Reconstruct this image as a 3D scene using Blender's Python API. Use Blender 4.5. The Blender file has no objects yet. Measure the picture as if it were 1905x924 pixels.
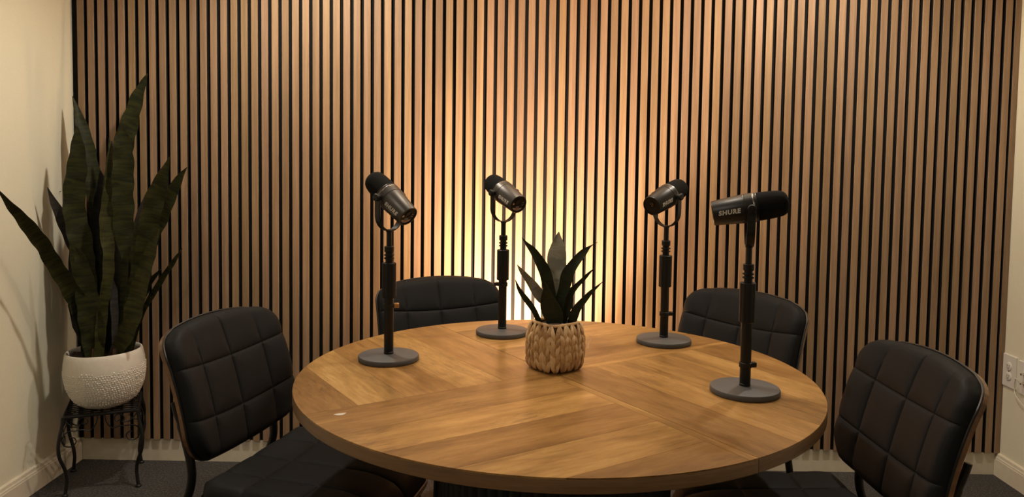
import bpy, math, random
from mathutils import Vector, Matrix
PI = math.pi
C = bpy.context.scene.collection
scene = bpy.context.scene
R = random.Random(7)

# ------------------------------------------------------------------ camera
cam_d = bpy.data.cameras.new('camera'); cam = bpy.data.objects.new('camera', cam_d); C.objects.link(cam)
cam_d.sensor_width = 36.0; cam_d.lens = 27.42; cam_d.shift_y = -0.0493; cam_d.clip_start = 0.005
_r = (0.99986915, 0.00850772, 0.01375903); _u = (-0.0142142, 0.05598136, 0.99833063); _f = (-0.00772327, 0.99839557, -0.05609497)
cam.matrix_world = Matrix(((_r[0], _u[0], -_f[0], 0), (_r[1], _u[1], -_f[1], 0), (_r[2], _u[2], -_f[2], 1.2515), (0, 0, 0, 1)))
scene.camera = cam

# ------------------------------------------------------------------ world, lights, exposure
scene.view_settings.view_transform = 'Standard'; scene.view_settings.look = 'None'
scene.view_settings.gamma = 1.0; scene.view_settings.use_curve_mapping = False
scene.view_settings.exposure = 0.0
w = bpy.data.worlds.new('world'); scene.world = w; w.use_nodes = True
w.node_tree.nodes['Background'].inputs[0].default_value = (1, .86, .7, 1)
w.node_tree.nodes['Background'].inputs[1].default_value = 0.005

def spot(loc, aim, watt, col, deg, blend, size):
    d = bpy.data.lights.new('spot', 'SPOT'); d.energy = watt; d.color = col; d.spot_size = math.radians(deg)
    d.spot_blend = blend; d.shadow_soft_size = size
    o = bpy.data.objects.new('spot', d); C.objects.link(o); o.location = loc
    o.rotation_euler = (Vector(aim) - Vector(loc)).to_track_quat('-Z', 'Y').to_euler(); return o
def area(loc, aim, watt, col, sx, sy):
    d = bpy.data.lights.new('area', 'AREA'); d.energy = watt; d.color = col; d.shape = 'RECTANGLE'; d.size = sx; d.size_y = sy
    o = bpy.data.objects.new('area', d); C.objects.link(o); o.location = loc
    o.rotation_euler = (Vector(aim) - Vector(loc)).to_track_quat('-Z', 'Y').to_euler(); return o
WARM = (1, .90, .75); GLOW = (1, .725, .50)
# two recessed cans close to the slat wall
spot((-.76, 2.55, 2.27), (-.74, 2.40, 0), 60, WARM, 165, .8, .035)
spot((1.10, 2.55, 2.27), (1.08, 2.40, 0), 50, WARM, 165, .8, .035)
# uplight on the floor behind the table
spot((.03, 2.76, .06), (.03, 3.06, 1.45), 760, GLOW, 70, 1.0, .05)
spot((.03, 2.84, .06), (.03, 3.06, .9), 150, (1, .62, .30), 124, .9, .05)  # second spot, added to spread the uplight's warm spill sideways
# room cans over the table and behind the camera
spot((.15, 2.0, 2.27), (.1, 1.8, 0), 32, WARM, 120, 1., .09)
area((-.9, .5, 2.27), (-.9, .7, 0), 9, WARM, .3, .3)
area((1.0, .2, 2.27), (1.0, .3, 0), 3.5, WARM, .3, .3)

# ------------------------------------------------------------------ materials
def mat(name, col=(.5, .5, .5), rough=.5, metal=0., spec=.5, coat=0.):
    m = bpy.data.materials.new(name); m.use_nodes = True
    b = m.node_tree.nodes['Principled BSDF']
    b.inputs['Base Color'].default_value = (*col, 1); b.inputs['Roughness'].default_value = rough
    b.inputs['Metallic'].default_value = metal; b.inputs['Specular IOR Level'].default_value = spec
    b.inputs['Coat Weight'].default_value = coat
    return m, m.node_tree, b
def N(nt, typ, **kw):
    n = nt.nodes.new(typ)
    for k, v in kw.items():
        if k.startswith('_'): setattr(n, k[1:], v)
        else: n.inputs[k.replace('#', ' ')].default_value = v
    return n
def lk(nt, a, b): nt.links.new(a, b)
def ramp(nt, src, stops):
    r = nt.nodes.new('ShaderNodeValToRGB'); e = r.color_ramp.elements
    e[0].position = stops[0][0]; e[0].color = (*stops[0][1], 1); e[1].position = stops[-1][0]; e[1].color = (*stops[-1][1], 1)
    for p, c in stops[1:-1]:
        x = e.new(p); x.color = (*c, 1)
    lk(nt, src, r.inputs[0]); return r
def bump(nt, b, src, strength, dist):
    n = N(nt, 'ShaderNodeBump', Strength=strength, Distance=dist); lk(nt, src, n.inputs['Height']); lk(nt, n.outputs[0], b.inputs['Normal']); return n
def noisy(name, col, rough, scale, strength, dist, var=.12, **kw):
    m, nt, b = mat(name, col, rough, **kw)
    tc = N(nt, 'ShaderNodeTexCoord'); n = N(nt, 'ShaderNodeTexNoise', Scale=scale, Detail=4.)
    lk(nt, tc.outputs['Object'], n.inputs['Vector'])
    lo = tuple(c * (1 - var) for c in col); hi = tuple(min(1, c * (1 + var)) for c in col)
    r = ramp(nt, n.outputs['Fac'], [(.3, lo), (.7, hi)]); lk(nt, r.outputs[0], b.inputs['Base Color'])
    bump(nt, b, n.outputs['Fac'], strength, dist); return m
def wood(name, dark, mid, light, rough, sx, sy, coord='UV', spec=.5, blotch=.5, marks=False):
    """grain runs along U (or along local Z for object coordinates); the object's own colour sets the plank tone"""
    m, nt, b = mat(name, mid, rough, spec=spec)
    tc = N(nt, 'ShaderNodeTexCoord'); oi = N(nt, 'ShaderNodeObjectInfo')
    mp = N(nt, 'ShaderNodeMapping'); lk(nt, tc.outputs[coord], mp.inputs['Vector']); mp.inputs['Scale'].default_value = (sx, sy, sx) if coord == 'UV' else (sy, sy, sx)
    off = N(nt, 'ShaderNodeVectorMath', _operation='SCALE'); off.inputs[0].default_value = (37.1, 19.3, 53.7); lk(nt, oi.outputs['Random'], off.inputs['Scale'])
    ad = N(nt, 'ShaderNodeVectorMath', _operation='ADD'); lk(nt, mp.outputs[0], ad.inputs[0]); lk(nt, off.outputs[0], ad.inputs[1])
    n1 = N(nt, 'ShaderNodeTexNoise', Scale=1., Detail=6., Roughness=.62, Distortion=.4); lk(nt, ad.outputs[0], n1.inputs['Vector'])
    n2 = N(nt, 'ShaderNodeTexNoise', Scale=7., Detail=5., Roughness=.7); lk(nt, ad.outputs[0], n2.inputs['Vector'])
    mx = N(nt, 'ShaderNodeMix', _data_type='FLOAT'); mx.inputs[0].default_value = .35; lk(nt, n1.outputs['Fac'], mx.inputs[2]); lk(nt, n2.outputs['Fac'], mx.inputs[3])
    r = ramp(nt, mx.outputs[0], [(.5 - blotch * .3, dark), (.5, mid), (.5 + blotch * .3, light)])
    col_out = r.outputs[0]
    if marks:                                     # small dark weathering marks in loose clusters
        m1 = N(nt, 'ShaderNodeTexNoise', Scale=.9, Detail=2.); m2 = N(nt, 'ShaderNodeTexNoise', Scale=9., Detail=4., Roughness=.75, Distortion=1.2)
        lk(nt, ad.outputs[0], m2.inputs['Vector']); mp2 = N(nt, 'ShaderNodeMapping'); mp2.inputs['Scale'].default_value = (5, 6, 5)
        lk(nt, tc.outputs['UV'], mp2.inputs['Vector']); ad2 = N(nt, 'ShaderNodeVectorMath', _operation='ADD'); lk(nt, mp2.outputs[0], ad2.inputs[0]); lk(nt, off.outputs[0], ad2.inputs[1]); lk(nt, ad2.outputs[0], m1.inputs['Vector'])
        q1 = ramp(nt, m1.outputs['Fac'], [(.52, (0, 0, 0)), (.64, (1, 1, 1))]); q2 = ramp(nt, m2.outputs['Fac'], [(.52, (0, 0, 0)), (.62, (1, 1, 1))])
        mm = N(nt, 'ShaderNodeMath', _operation='MULTIPLY'); lk(nt, q1.outputs[0], mm.inputs[0]); lk(nt, q2.outputs[0], mm.inputs[1])
        m5 = N(nt, 'ShaderNodeMath', _operation='MULTIPLY'); m5.inputs[1].default_value = .6; lk(nt, mm.outputs[0], m5.inputs[0])
        dk = N(nt, 'ShaderNodeMix', _data_type='RGBA'); dk.inputs[7].default_value = (.10, .055, .022, 1); lk(nt, m5.outputs[0], dk.inputs[0]); lk(nt, r.outputs[0], dk.inputs[6]); col_out = dk.outputs[2]
    mul = N(nt, 'ShaderNodeMix', _data_type='RGBA', _blend_type='MULTIPLY'); mul.inputs[0].default_value = 1
    lk(nt, col_out, mul.inputs[6]); lk(nt, oi.outputs['Color'], mul.inputs[7]); lk(nt, mul.outputs[2], b.inputs['Base Color'])
    bump(nt, b, n2.outputs['Fac'], .12, .0006)
    return m

M = {}
M['slat'] = wood('slat_veneer', (.215, .132, .075), (.288, .183, .105), (.38, .247, .148), .5, 2.2, 70, 'Object', blotch=.55)
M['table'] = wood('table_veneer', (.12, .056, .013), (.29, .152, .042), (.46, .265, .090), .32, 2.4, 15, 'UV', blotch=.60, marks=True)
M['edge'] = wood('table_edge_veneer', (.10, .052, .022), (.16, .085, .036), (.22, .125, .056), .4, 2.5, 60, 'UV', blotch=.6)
M['ply'] = wood('walnut_plywood', (.075, .032, .012), (.15, .066, .024), (.24, .115, .045), .30, 12, 120, 'UV')
M['felt'] = noisy('black_felt', (.010, .0085, .0075), .95, 900, .6, .001, .35, spec=.15)
M['core'] = noisy('black_slat_core', (.010, .009, .008), .8, 300, .2, .0004, .2)
M['cream'] = noisy('cream_paint', (.75, .715, .57), .75, 260, .12, .0006, .03)
M['trim'] = noisy('cream_gloss_trim', (.68, .62, .50), .4, 40, .04, .0006, .04)
M['ceil'] = noisy('ceiling_paint', (.75, .70, .60), .85, 200, .1, .0005, .02)
M['leather'] = noisy('black_leatherette', (.0125, .0128, .0135), .6, 850, .3, .0005, .12, spec=.09)
M['piping'] = noisy('black_piping', (.010, .009, .009), .4, 500, .1, .0003, .1)
M['steel'] = noisy('black_powder_coat', (.006, .0058, .0055), .42, 900, .15, .0002, .1, spec=.35)
M['base'] = noisy('charcoal_textured_coat', (.062, .060, .060), .55, 1400, .5, .0004, .2)
M['sleeve'] = noisy('black_plastic', (.005, .005, .005), .5, 700, .1, .0002, .1, spec=.3)
M['body'] = noisy('charcoal_anodised_metal', (.085, .078, .072), .40, 900, .08, .0001, .08, metal=.8)
M['body_black'] = noisy('black_metal_body', (.012, .0115, .011), .38, 900, .08, .0001, .08, metal=.3)
M['amber'] = mat('amber_reflection', (.35, .16, .04), .4)[0]  # warm reflection on the leftmost clip tab, painted as base colour
M['ring'] = mat('satin_silver_ring', (.20, .19, .175), .3, 1.)[0]
M['foam'] = noisy('windscreen_foam', (.006, .0055, .005), .95, 1500, .8, .0012, .3, spec=.15)
M['logo'] = mat('light_grey_print', (.55, .52, .47), .5)[0]
M['redprint'] = mat('red_print', (.35, .06, .03), .5)[0]
M['label'] = mat('silver_label', (.34, .32, .29), .5, 0.)[0]
M['gold'] = mat('gold_contact', (.8, .6, .3), .25, 1.)[0]
M['iron'] = noisy('wrought_iron', (.008, .0075, .007), .5, 300, .3, .0006, .2, spec=.3)
M['ceramic'] = noisy('white_ceramic', (.66, .62, .55), .32, 60, .05, .0005, .04)
M['soil'] = noisy('dark_potting_soil', (.045, .026, .015), .95, 160, 1., .006, .6)
M['stub'] = noisy('dry_brown_stem', (.11, .055, .03), .8, 120, .3, .002, .3)
M['plate'] = mat('white_outlet_plastic', (.74, .71, .66), .35)[0]
M['slot'] = mat('dark_slot', (.10, .09, .08), .6)[0]
M['cable'] = mat('white_cable', (.72, .66, .56), .45)[0]
M['metal'] = mat('nickel', (.6, .55, .48), .25, 1.)[0]
M['black'] = noisy('black_fluted_pedestal', (.008, .0075, .007), .5, 300, .1, .0004, .2)
def carpet():
    m, nt, b = mat('charcoal_carpet', (.04, .04, .042), .95, spec=.1)
    tc = N(nt, 'ShaderNodeTexCoord'); v = N(nt, 'ShaderNodeTexVoronoi', Scale=240.); n = N(nt, 'ShaderNodeTexNoise', Scale=140., Detail=6., Roughness=.8)
    lk(nt, tc.outputs['Object'], v.inputs['Vector']); lk(nt, tc.outputs['Object'], n.inputs['Vector'])
    r = ramp(nt, n.outputs['Fac'], [(.32, (.025, .024, .024)), (.52, (.075, .072, .070)), (.70, (.21, .19, .17))]); lk(nt, r.outputs[0], b.inputs['Base Color'])
    bump(nt, b, n.outputs['Fac'], 1., .006); return m
M['carpet'] = carpet()
def leafmat(name, base, dark, scale=1.):
    m, nt, b = mat(name, base, .55, spec=.2)
    uv = N(nt, 'ShaderNodeTexCoord'); mp = N(nt, 'ShaderNodeMapping'); mp.inputs['Scale'].default_value = (14, 75 * scale, 1)
    lk(nt, uv.outputs['UV'], mp.inputs['Vector'])
    n = N(nt, 'ShaderNodeTexNoise', Scale=1., Detail=4., Roughness=.6, Distortion=.9); lk(nt, mp.outputs[0], n.inputs['Vector'])
    r = ramp(nt, n.outputs['Fac'], [(.40, dark), (.60, base)]); lk(nt, r.outputs[0], b.inputs['Base Color'])
    bump(nt, b, n.outputs['Fac'], .25, .001); return m
M['leaf_g'] = leafmat('green_leaf', (.026, .028, .006), (.010, .012, .004))
M['leaf_y'] = leafmat('olive_leaf', (.042, .042, .009), (.018, .019, .006))
M['leaf_d'] = leafmat('grey_leaf', (.040, .035, .031), (.024, .021, .02))
M['leaf_k'] = leafmat('black_green_leaf', (.017, .017, .013), (.009, .009, .008))
M['leaf_m'] = leafmat('toplit_silver_leaf', (.30, .29, .23), (.17, .165, .13), .5)  # silver-grey leaves paled further, light from front and above put into colour
M['leaf_n'] = leafmat('deep_green_leaf', (.020, .026, .010), (.011, .015, .007), .5)
def strawmat():
    m, nt, b = mat('water_hyacinth', (.5, .33, .16), .6, spec=.3)
    tc = N(nt, 'ShaderNodeTexCoord'); oi = N(nt, 'ShaderNodeObjectInfo')
    mp = N(nt, 'ShaderNodeMapping'); mp.inputs['Scale'].default_value = (500, 500, 60); lk(nt, tc.outputs['Object'], mp.inputs['Vector'])
    n = N(nt, 'ShaderNodeTexNoise', Scale=1., Detail=3.); lk(nt, mp.outputs[0], n.inputs['Vector'])
    a = N(nt, 'ShaderNodeMath', _operation='MULTIPLY_ADD'); a.inputs[1].default_value = .45; a.inputs[2].default_value = .0
    lk(nt, oi.outputs['Random'], a.inputs[0])
    s = N(nt, 'ShaderNodeMath', _operation='MULTIPLY_ADD'); s.inputs[1].default_value = .6; lk(nt, n.outputs['Fac'], s.inputs[0]); lk(nt, a.outputs[0], s.inputs[2])
    r = ramp(nt, s.outputs[0], [(.2, (.27, .145, .06)), (.5, (.52, .33, .16)), (.8, (.66, .47, .27))]); lk(nt, r.outputs[0], b.inputs['Base Color'])
    bump(nt, b, n.outputs['Fac'], .5, .0008); return m
M['straw'] = strawmat()
M['straw_core'] = noisy('gap_shade_straw', (.13, .075, .032), .8, 300, .5, .001, .3)  # basket core darkened, shade in the gaps between strands put into colour

# ------------------------------------------------------------------ mesh helpers
class MB:
    def __init__(s): s.v = []; s.f = []; s.uv = []
    def add(s, vs, fs, uvs=None):
        o = len(s.v); s.v += [tuple(p) for p in vs]; s.f += [tuple(i + o for i in f) for f in fs]
        s.uv += uvs if uvs else [(p[0], p[1]) for p in vs]; return s
    def box(s, x0, x1, y0, y1, z0, z1, b=0.):
        if b <= 0:
            v = [(x, y, z) for z in (z0, z1) for y in (y0, y1) for x in (x0, x1)]
            return s.add(v, [(0, 2, 3, 1), (4, 5, 7, 6), (0, 1, 5, 4), (2, 6, 7, 3), (0, 4, 6, 2), (1, 3, 7, 5)])
        return s.prism([(x0 + b, y0), (x1 - b, y0), (x1, y0 + b), (x1, y1 - b), (x1 - b, y1), (x0 + b, y1), (x0, y1 - b), (x0, y0 + b)], z0, z1, b)
    def prism(s, poly, z0, z1, b=0.):
        n = len(poly); cx = sum(p[0] for p in poly) / n; cy = sum(p[1] for p in poly) / n
        def ins(p):
            d = math.hypot(p[0] - cx, p[1] - cy) or 1; k = 1 - b * 1.1 / d; return (cx + (p[0] - cx) * k, cy + (p[1] - cy) * k)
        rings = [[(p[0], p[1], z0) for p in poly]]
        if b > 0:
            rings = [[(*ins(p), z0) for p in poly], [(p[0], p[1], z0 + b) for p in poly], [(p[0], p[1], z1 - b) for p in poly], [(*ins(p), z1) for p in poly]]
        else: rings.append([(p[0], p[1], z1) for p in poly])
        v = [p for r in rings for p in r]; f = [tuple(reversed(range(n)))]
        for k in range(len(rings) - 1):
            for i in range(n): j = (i + 1) % n; f.append((k * n + i, k * n + j, (k + 1) * n + j, (k + 1) * n + i))
        f.append(tuple(range((len(rings) - 1) * n, len(rings) * n))); return s.add(v, f)
    def lathe(s, prof, n=32, M4=None, cap=True):
        v = []; uv = []
        for k, (r, z) in enumerate(prof):
            for i in range(n):
                a = 2 * PI * i / n; v.append((r * math.cos(a), r * math.sin(a), z)); uv.append((a * max(r, .01), z))
        f = []
        for k in range(len(prof) - 1):
            for i in range(n): j = (i + 1) % n; f.append((k * n + i, k * n + j, (k + 1) * n + j, (k + 1) * n + i))
        if cap: f.append(tuple(reversed(range(n)))); f.append(tuple(range((len(prof) - 1) * n, len(prof) * n)))
        if M4: v = [tuple(M4 @ Vector(p)) for p in v]
        return s.add(v, f, uv)
    def tube(s, pts, rad, n=10, flat=1., up=(0, 0, 1), closed=False):
        P = [Vector(p) for p in pts]; L = len(P); rr = rad if isinstance(rad, (list, tuple)) else [rad] * L
        v = []; nrm = None
        for i, p in enumerate(P):
            t = (P[(i + 1) % L] - P[i - 1]) if (closed or 0 < i < L - 1) else ((P[1] - P[0]) if i == 0 else (P[-1] - P[-2])); t.normalize()
            if nrm is None:
                nrm = Vector(up) if abs(t.dot(Vector(up))) < .95 else Vector((1, 0, 0))
            nrm = nrm - t * nrm.dot(t); nrm.normalize(); bn = t.cross(nrm)
            for k in range(n): a = 2 * PI * k / n; v.append(tuple(p + nrm * (math.cos(a) * rr[i] * flat) + bn * (math.sin(a) * rr[i])))
        f = []
        for i in range(L if closed else L - 1):
            for k in range(n): a = i * n + k; b = i * n + (k + 1) % n; c = ((i + 1) % L) * n + (k + 1) % n; d = ((i + 1) % L) * n + k; f.append((a, b, c, d))
        if not closed: f.append(tuple(reversed(range(n)))); f.append(tuple(range((L - 1) * n, L * n)))
        return s.add(v, f)
    def grid(s, fn, us, vs, back=None):
        """surface fn(u,v); with back=fn2 closes it to a solid"""
        nu, nv = len(us), len(vs)
        v = [fn(a, b) for b in vs for a in us]; uv = [(a, b) for b in vs for a in us]
        f = [(j * nu + i, j * nu + i + 1, (j + 1) * nu + i + 1, (j + 1) * nu + i) for j in range(nv - 1) for i in range(nu - 1)]
        if back:
            o = len(v); v += [back(a, b) for b in vs for a in us]; uv = uv + uv
            f += [(o + j * nu + i, o + (j + 1) * nu + i, o + (j + 1) * nu + i + 1, o + j * nu + i + 1) for j in range(nv - 1) for i in range(nu - 1)]
            ring = [i for i in range(nu)] + [j * nu + nu - 1 for j in range(1, nv)] + [(nv - 1) * nu + i for i in range(nu - 2, -1, -1)] + [j * nu for j in range(nv - 2, 0, -1)]
            for k in range(len(ring)): a = ring[k]; b = ring[(k + 1) % len(ring)]; f.append((a, a + o, b + o, b))
        return s.add(v, f, uv)
    def mesh(s, name, m, smooth=35):
        me = bpy.data.meshes.new(name); me.from_pydata(s.v, [], s.f); me.materials.append(m)
        ul = me.uv_layers.new(name='UVMap')
        vi = [0] * len(me.loops); me.loops.foreach_get('vertex_index', vi)
        flat = [c for i in vi for c in s.uv[i]]; ul.data.foreach_set('uv', flat)
        if smooth:
            me.polygons.foreach_set('use_smooth', [True] * len(me.polygons)); me.update(); me.set_sharp_from_angle(angle=math.radians(smooth))
        me.update(); return me
    def build(s, name, m, parent=None, smooth=35, loc=None, rot=None):
        return put(name, s.mesh(name, m, smooth), parent, loc, rot)
def put(name, me, parent=None, loc=None, rot=None):
    o = bpy.data.objects.new(name, me); C.objects.link(o)
    if parent: o.parent = parent
    if loc: o.location = loc
    if rot: o.rotation_euler = rot
    return o
def tag(o, label=None, cat=None, group=None, kind=None):
    if label: o['label'] = label
    if cat: o['category'] = cat
    if group: o['group'] = group
    if kind: o['kind'] = kind
    return o
def thing(name, loc, rz, label, cat, group=None):
    o = bpy.data.objects.new(name, None); C.objects.link(o); o.location = loc; o.rotation_euler = (0, 0, rz); o.empty_display_size = .05
    return tag(o, label, cat, group)
def copy_tree(o, parent=None):
    c = o.copy(); C.objects.link(c); c.parent = parent
    for ch in [x for x in KIDS.get(o.name, [])]: copy_tree(ch, c)
    return c
KIDS = {}
def scan(o):
    KIDS.clear()
    for x in bpy.data.objects:
        if x.parent: KIDS.setdefault(x.parent.name, []).append(x)
def smooth_path(pts, n):
    """Catmull-Rom through pts (tuples of any length)"""
    P = [pts[0]] + list(pts) + [pts[-1]]; out = []
    for i in range(1, len(P) - 2):
        for k in range(n):
            t = k / n; q = []
            for a, b, c, d in zip(P[i - 1], P[i], P[i + 1], P[i + 2]):
                q.append(.5 * (2 * b + (c - a) * t + (2 * a - 5 * b + 4 * c - d) * t * t + (3 * b - a - 3 * c + d) * t ** 3))
            out.append(tuple(q))
    out.append(tuple(pts[-1])); return out

# ------------------------------------------------------------------ room shell
XL, XR, YW, YB, ZC = -1.755, 1.930, 3.080, -1.6, 2.30
YS = 3.0575                                     # front of the slats
tag(MB().box(XL - .1, XR + .1, YB - .1, YW + .1, -.05, 0).build('floor', M['carpet'], smooth=0), kind='structure')
tag(MB().box(XL - .1, XR + .1, YB - .1, YW + .1, ZC, ZC + .05).build('ceiling', M['ceil'], smooth=0), kind='structure')
tag(MB().box(XL - .1, XL, YB, YW, 0, ZC).build('wall_left', M['cream'], smooth=0), kind='structure')
tag(MB().box(XR, XR + .1, YB, YW, 0, ZC).build('wall_right', M['cream'], smooth=0), kind='structure')
tag(MB().box(XL - .1, XR + .1, YB - .1, YB, 0, ZC).build('wall_front', M['cream'], smooth=0), kind='structure')
wb = tag(MB().box(XL - .1, XR + .1, YW, YW + .1, 0, ZC).build('wall_back', M['cream'], smooth=0), kind='structure')
XS0 = -1.7285 + .004
MB().box(XL + .001, XR - .001, YS + .012, YW - .0005, .09, ZC).build('felt_backing', M['felt'], wb, smooth=0)
def slat_mesh(wd, dep=.0125, c=.0012):
    m = MB(); m.prism([(c, 0), (wd - c, 0), (wd, c), (wd, dep), (0, dep), (0, c)], .09, ZC - .0005)
    me = m.mesh('slat', M['slat'], 30); me.materials.append(M['core'])
    for p in me.polygons:
        if p.normal.y > -.5: p.material_index = 1
    return me
sm = slat_mesh(.0265)
for i in range(91):
    x = -1.7285 + .04 * i
    o = put('slat', sm, wb, (x, YS + R.uniform(-.0003, .0003), 0))
    pan = (0.98, 1.0, 1.03, .97, 1.02, 1.0, .96)[min(6, (i + 2) // 15)]
    t = pan * R.uniform(.86, 1.12); yel = R.uniform(-.05, .05)
    o.color = (t * (1 - yel * .3), t, t * (1 - yel * 1.6), 1)
o = put('slat', slat_mesh(XR - .001 - (-1.7285 + .04 * 91 - .005), .016), wb, (-1.7285 + .04 * 91 - .005, YS - .002, 0)); o.color = (.8, .8, .8, 1)
# baseboards
def side_board(name, x, sgn):
    prof = [(0, 0), (.014, 0), (.014, .066), (.0125, .070), (.0125, .074), (.010, .078), (.0085, .088), (.004, .092), (0, .092)]
    v = [(x + sgn * a, y, b) for y in (YB + .002, YW - .013) for a, b in prof]; n = len(prof)
    f = [(i, (i + 1) % n, n + (i + 1) % n, n + i) for i in range(n)] + [tuple(range(n)), tuple(reversed(range(n, 2 * n)))]
    tag(MB().add(v, f).build(name, M['trim'], smooth=20), kind='structure')
side_board('baseboard_left', XL, 1); side_board('baseboard_right', XR, -1)
tag(MB().box(XL + .001, XR - .001, YW - .012, YW, .0, .089, .001).build('baseboard_back', M['trim'], smooth=0), kind='structure')

# ------------------------------------------------------------------ round table
TX, TY, TR, TH = .0971, 1.8926, .6226, .715
table = thing('dining_table', (TX, TY, 0), math.radians(-56.8), 'round wooden table with a parquet plank top and black fluted pedestal', 'table')
# local x = p (along the real split), local y = q
def half_disc(sgn):
    g = .0006; n = 90; pts = []
    a0 = math.asin(g / TR)
    for i in range(n + 1): a = a0 + (PI - 2 * a0) * i / n; pts.append((TR * math.cos(a), sgn * TR * math.sin(a)))
    if sgn < 0: pts.reverse()
    m = MB(); k = len(pts); zs = [TH - .028, TH - .027, TH - .0042, TH - .0030]; rr = [.9985, 1, 1, .9992]
    v = [(x * r, y * r if abs(y) > .001 else y, z) for z, r in zip(zs, rr) for x, y in pts]
    uv = [(math.atan2(y, x) * TR, z + r * 3) for z, r in zip(zs, rr) for x, y in pts]
    f = [tuple(reversed(range(k))), tuple(range(3 * k, 4 * k))]
    for q in range(3):
        for i in range(k): j = (i + 1) % k; f.append((q * k + i, q * k + j, (q + 1) * k + j, (q + 1) * k + i))
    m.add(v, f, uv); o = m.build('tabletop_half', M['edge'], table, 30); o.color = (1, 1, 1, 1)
half_disc(1); half_disc(-1)
def clip(poly, a, b, c):                        # keep a*x+b*y<=c
    out = []
    for i in range(len(poly)):
        p, q = poly[i], poly[(i + 1) % len(poly)]; dp = a * p[0] + b * p[1] - c; dq = a * q[0] + b * q[1] - c
        if dp <= 0: out.append(p)
        if (dp < 0 < dq) or (dq < 0 < dp): t = dp / (dp - dq); out.append((p[0] + (q[0] - p[0]) * t, p[1] + (q[1] - p[1]) * t))
    return out
circ = [((TR - .0006) * math.cos(2 * PI * i / 240), (TR - .0006) * math.sin(2 * PI * i / 240)) for i in range(240)]
def plank(p0, p1, q0, q1, along, tone):
    g = .00022
    gp0 = .0008 if q0 == 0 else g; gp1 = .0008 if q1 == 0 else g
    P = clip(clip(clip(clip(circ, 1, 0, p1 - g), -1, 0, -p0 - g), 0, 1, q1 - gp1), 0, -1, -q0 - gp0)
    if len(P) < 3: return
    n = len(P); b = .00035; cx = sum(p[0] for p in P) / n; cy = sum(p[1] for p in P) / n
    ins = [(x + (cx - x) * b / max(.01, math.hypot(cx - x, cy - y)), y + (cy - y) * b / max(.01, math.hypot(cx - x, cy - y))) for x, y in P]
    v = [(x, y, TH - .0029) for x, y in P] + [(x, y, TH - b) for x, y in P] + [(x, y, TH) for x, y in ins]
    du, dv = R.uniform(0, 20), R.uniform(0, 20)
    uv = [((x, y) if along == 'p' else (y, x)) for x, y, z in v]; uv = [(a + du, c + dv) for a, c in uv]
    f = [tuple(reversed(range(n))), tuple(range(2 * n, 3 * n))]
    for k in range(2):
        for i in range(n): j = (i + 1) % n; f.append((k * n + i, k * n + j, (k + 1) * n + j, (k + 1) * n + i))
    o = MB().add(v, f, uv).build('plank', M['table'], table, 0); o.color = (*tone, 1)
def tn(t, w=0.): return (t, t * (1 - w * .5), t * (1 - w))
# left quadrant (p<0,q<0): boards run along p
for q0, q1, t in ((-.143, 0, tn(.80, .1)), (-.263, -.143, tn(1.12, -.1)), (-.392, -.263, tn(.86, .05)), (-.507, -.392, tn(1.12, -.15)), (-.7, -.507, tn(.72, .1))):
    plank(-.7, -.012, q0, q1, 'p', t)
# near quadrant (p>0,q<0): boards run along q, a narrow edging strip runs along p
for p0, p1, t in ((-.012, .135, tn(.78, .1)), (.135, .255, tn(1.08)), (.255, .385, tn(.78, .12)), (.385, .515, tn(1.02, -.05)), (.515, .7, tn(.68, .1))):
    plank(p0, p1, -.7, -.022, 'q', t)
plank(-.012, .7, -.022, 0, 'p', tn(.92))
# right quadrant (p>0,q>0): boards run along p
for q0, q1, t in ((0, .125, tn(.70, .1)), (.125, .245, tn(.98)), (.245, .36, tn(.88)), (.36, .47, tn(1.05, -.05)), (.47, .7, tn(.78, .1))):
    plank(.0, .7, q0, q1, 'p', t)
# far quadrant (p<0,q>0): boards run along q
for p0, p1, t in ((-.022, 0, tn(1.05)), (-.145, -.022, tn(.78, .1)), (-.265, -.145, tn(.86)), (-.39, -.265, tn(1.05)), (-.51, -.39, tn(.85)), (-.7, -.51, tn(1.0))):
    plank(p0, p1, 0, .7, 'q', t)
# fluted drum pedestal
def flute(nf=64, R0=.286, dep=.007):
    pts = []
    for i in range(nf * 6):
        a = 2 * PI * i / (nf * 6); ph = (i % 6) / 6; r = R0 + dep * (math.sin(PI * ph) - 1); pts.append((r * math.cos(a), r * math.sin(a)))
    return pts
MB().prism(flute(), .03, TH - .0285).build('pedestal', M['black'], table, 50)
MB().lathe([(.286, .0), (.290, .004), (.290, .026), (.286, .0305)], 64).build('plinth', M['black'], table)

# ------------------------------------------------------------------ chairs
Z1, RK, RZ, CU, CR = .694, .348, .504, .028, .024
def lin(a, b, n): return [a + (b - a) * i / (n - 1) for i in range(n)]
def dense(n, seams, w=.03, lo=-1., hi=1.):
    s = set(round(x, 5) for x in lin(lo, hi, n))
    for c in seams:
        for d in (-w, -w * .6, -w * .3, -w * .12, 0, w * .12, w * .3, w * .6, w): s.add(round(c + d, 5))
    for d in (.004, .012, .025, .045, .07): s.add(round(lo + d, 5)); s.add(round(hi - d, 5))
    return sorted(x for x in s if lo <= x <= hi)
def outline_w(d0, d1, rc0, rc1):
    """narrowing of the half width at distances d0,d1 from the two ends (rounded corners)"""
    k = 0.
    if d0 < rc0: k = max(k, rc0 - math.sqrt(max(0, rc0 * rc0 - (rc0 - d0) ** 2)))
    if d1 < rc1: k = max(k, rc1 - math.sqrt(max(0, rc1 * rc1 - (rc1 - d1) ** 2)))
    return k
BZ0, BZ1, BW, BRC = .452, .812, .229, .085
US = (-.56, 0, .56)
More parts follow.
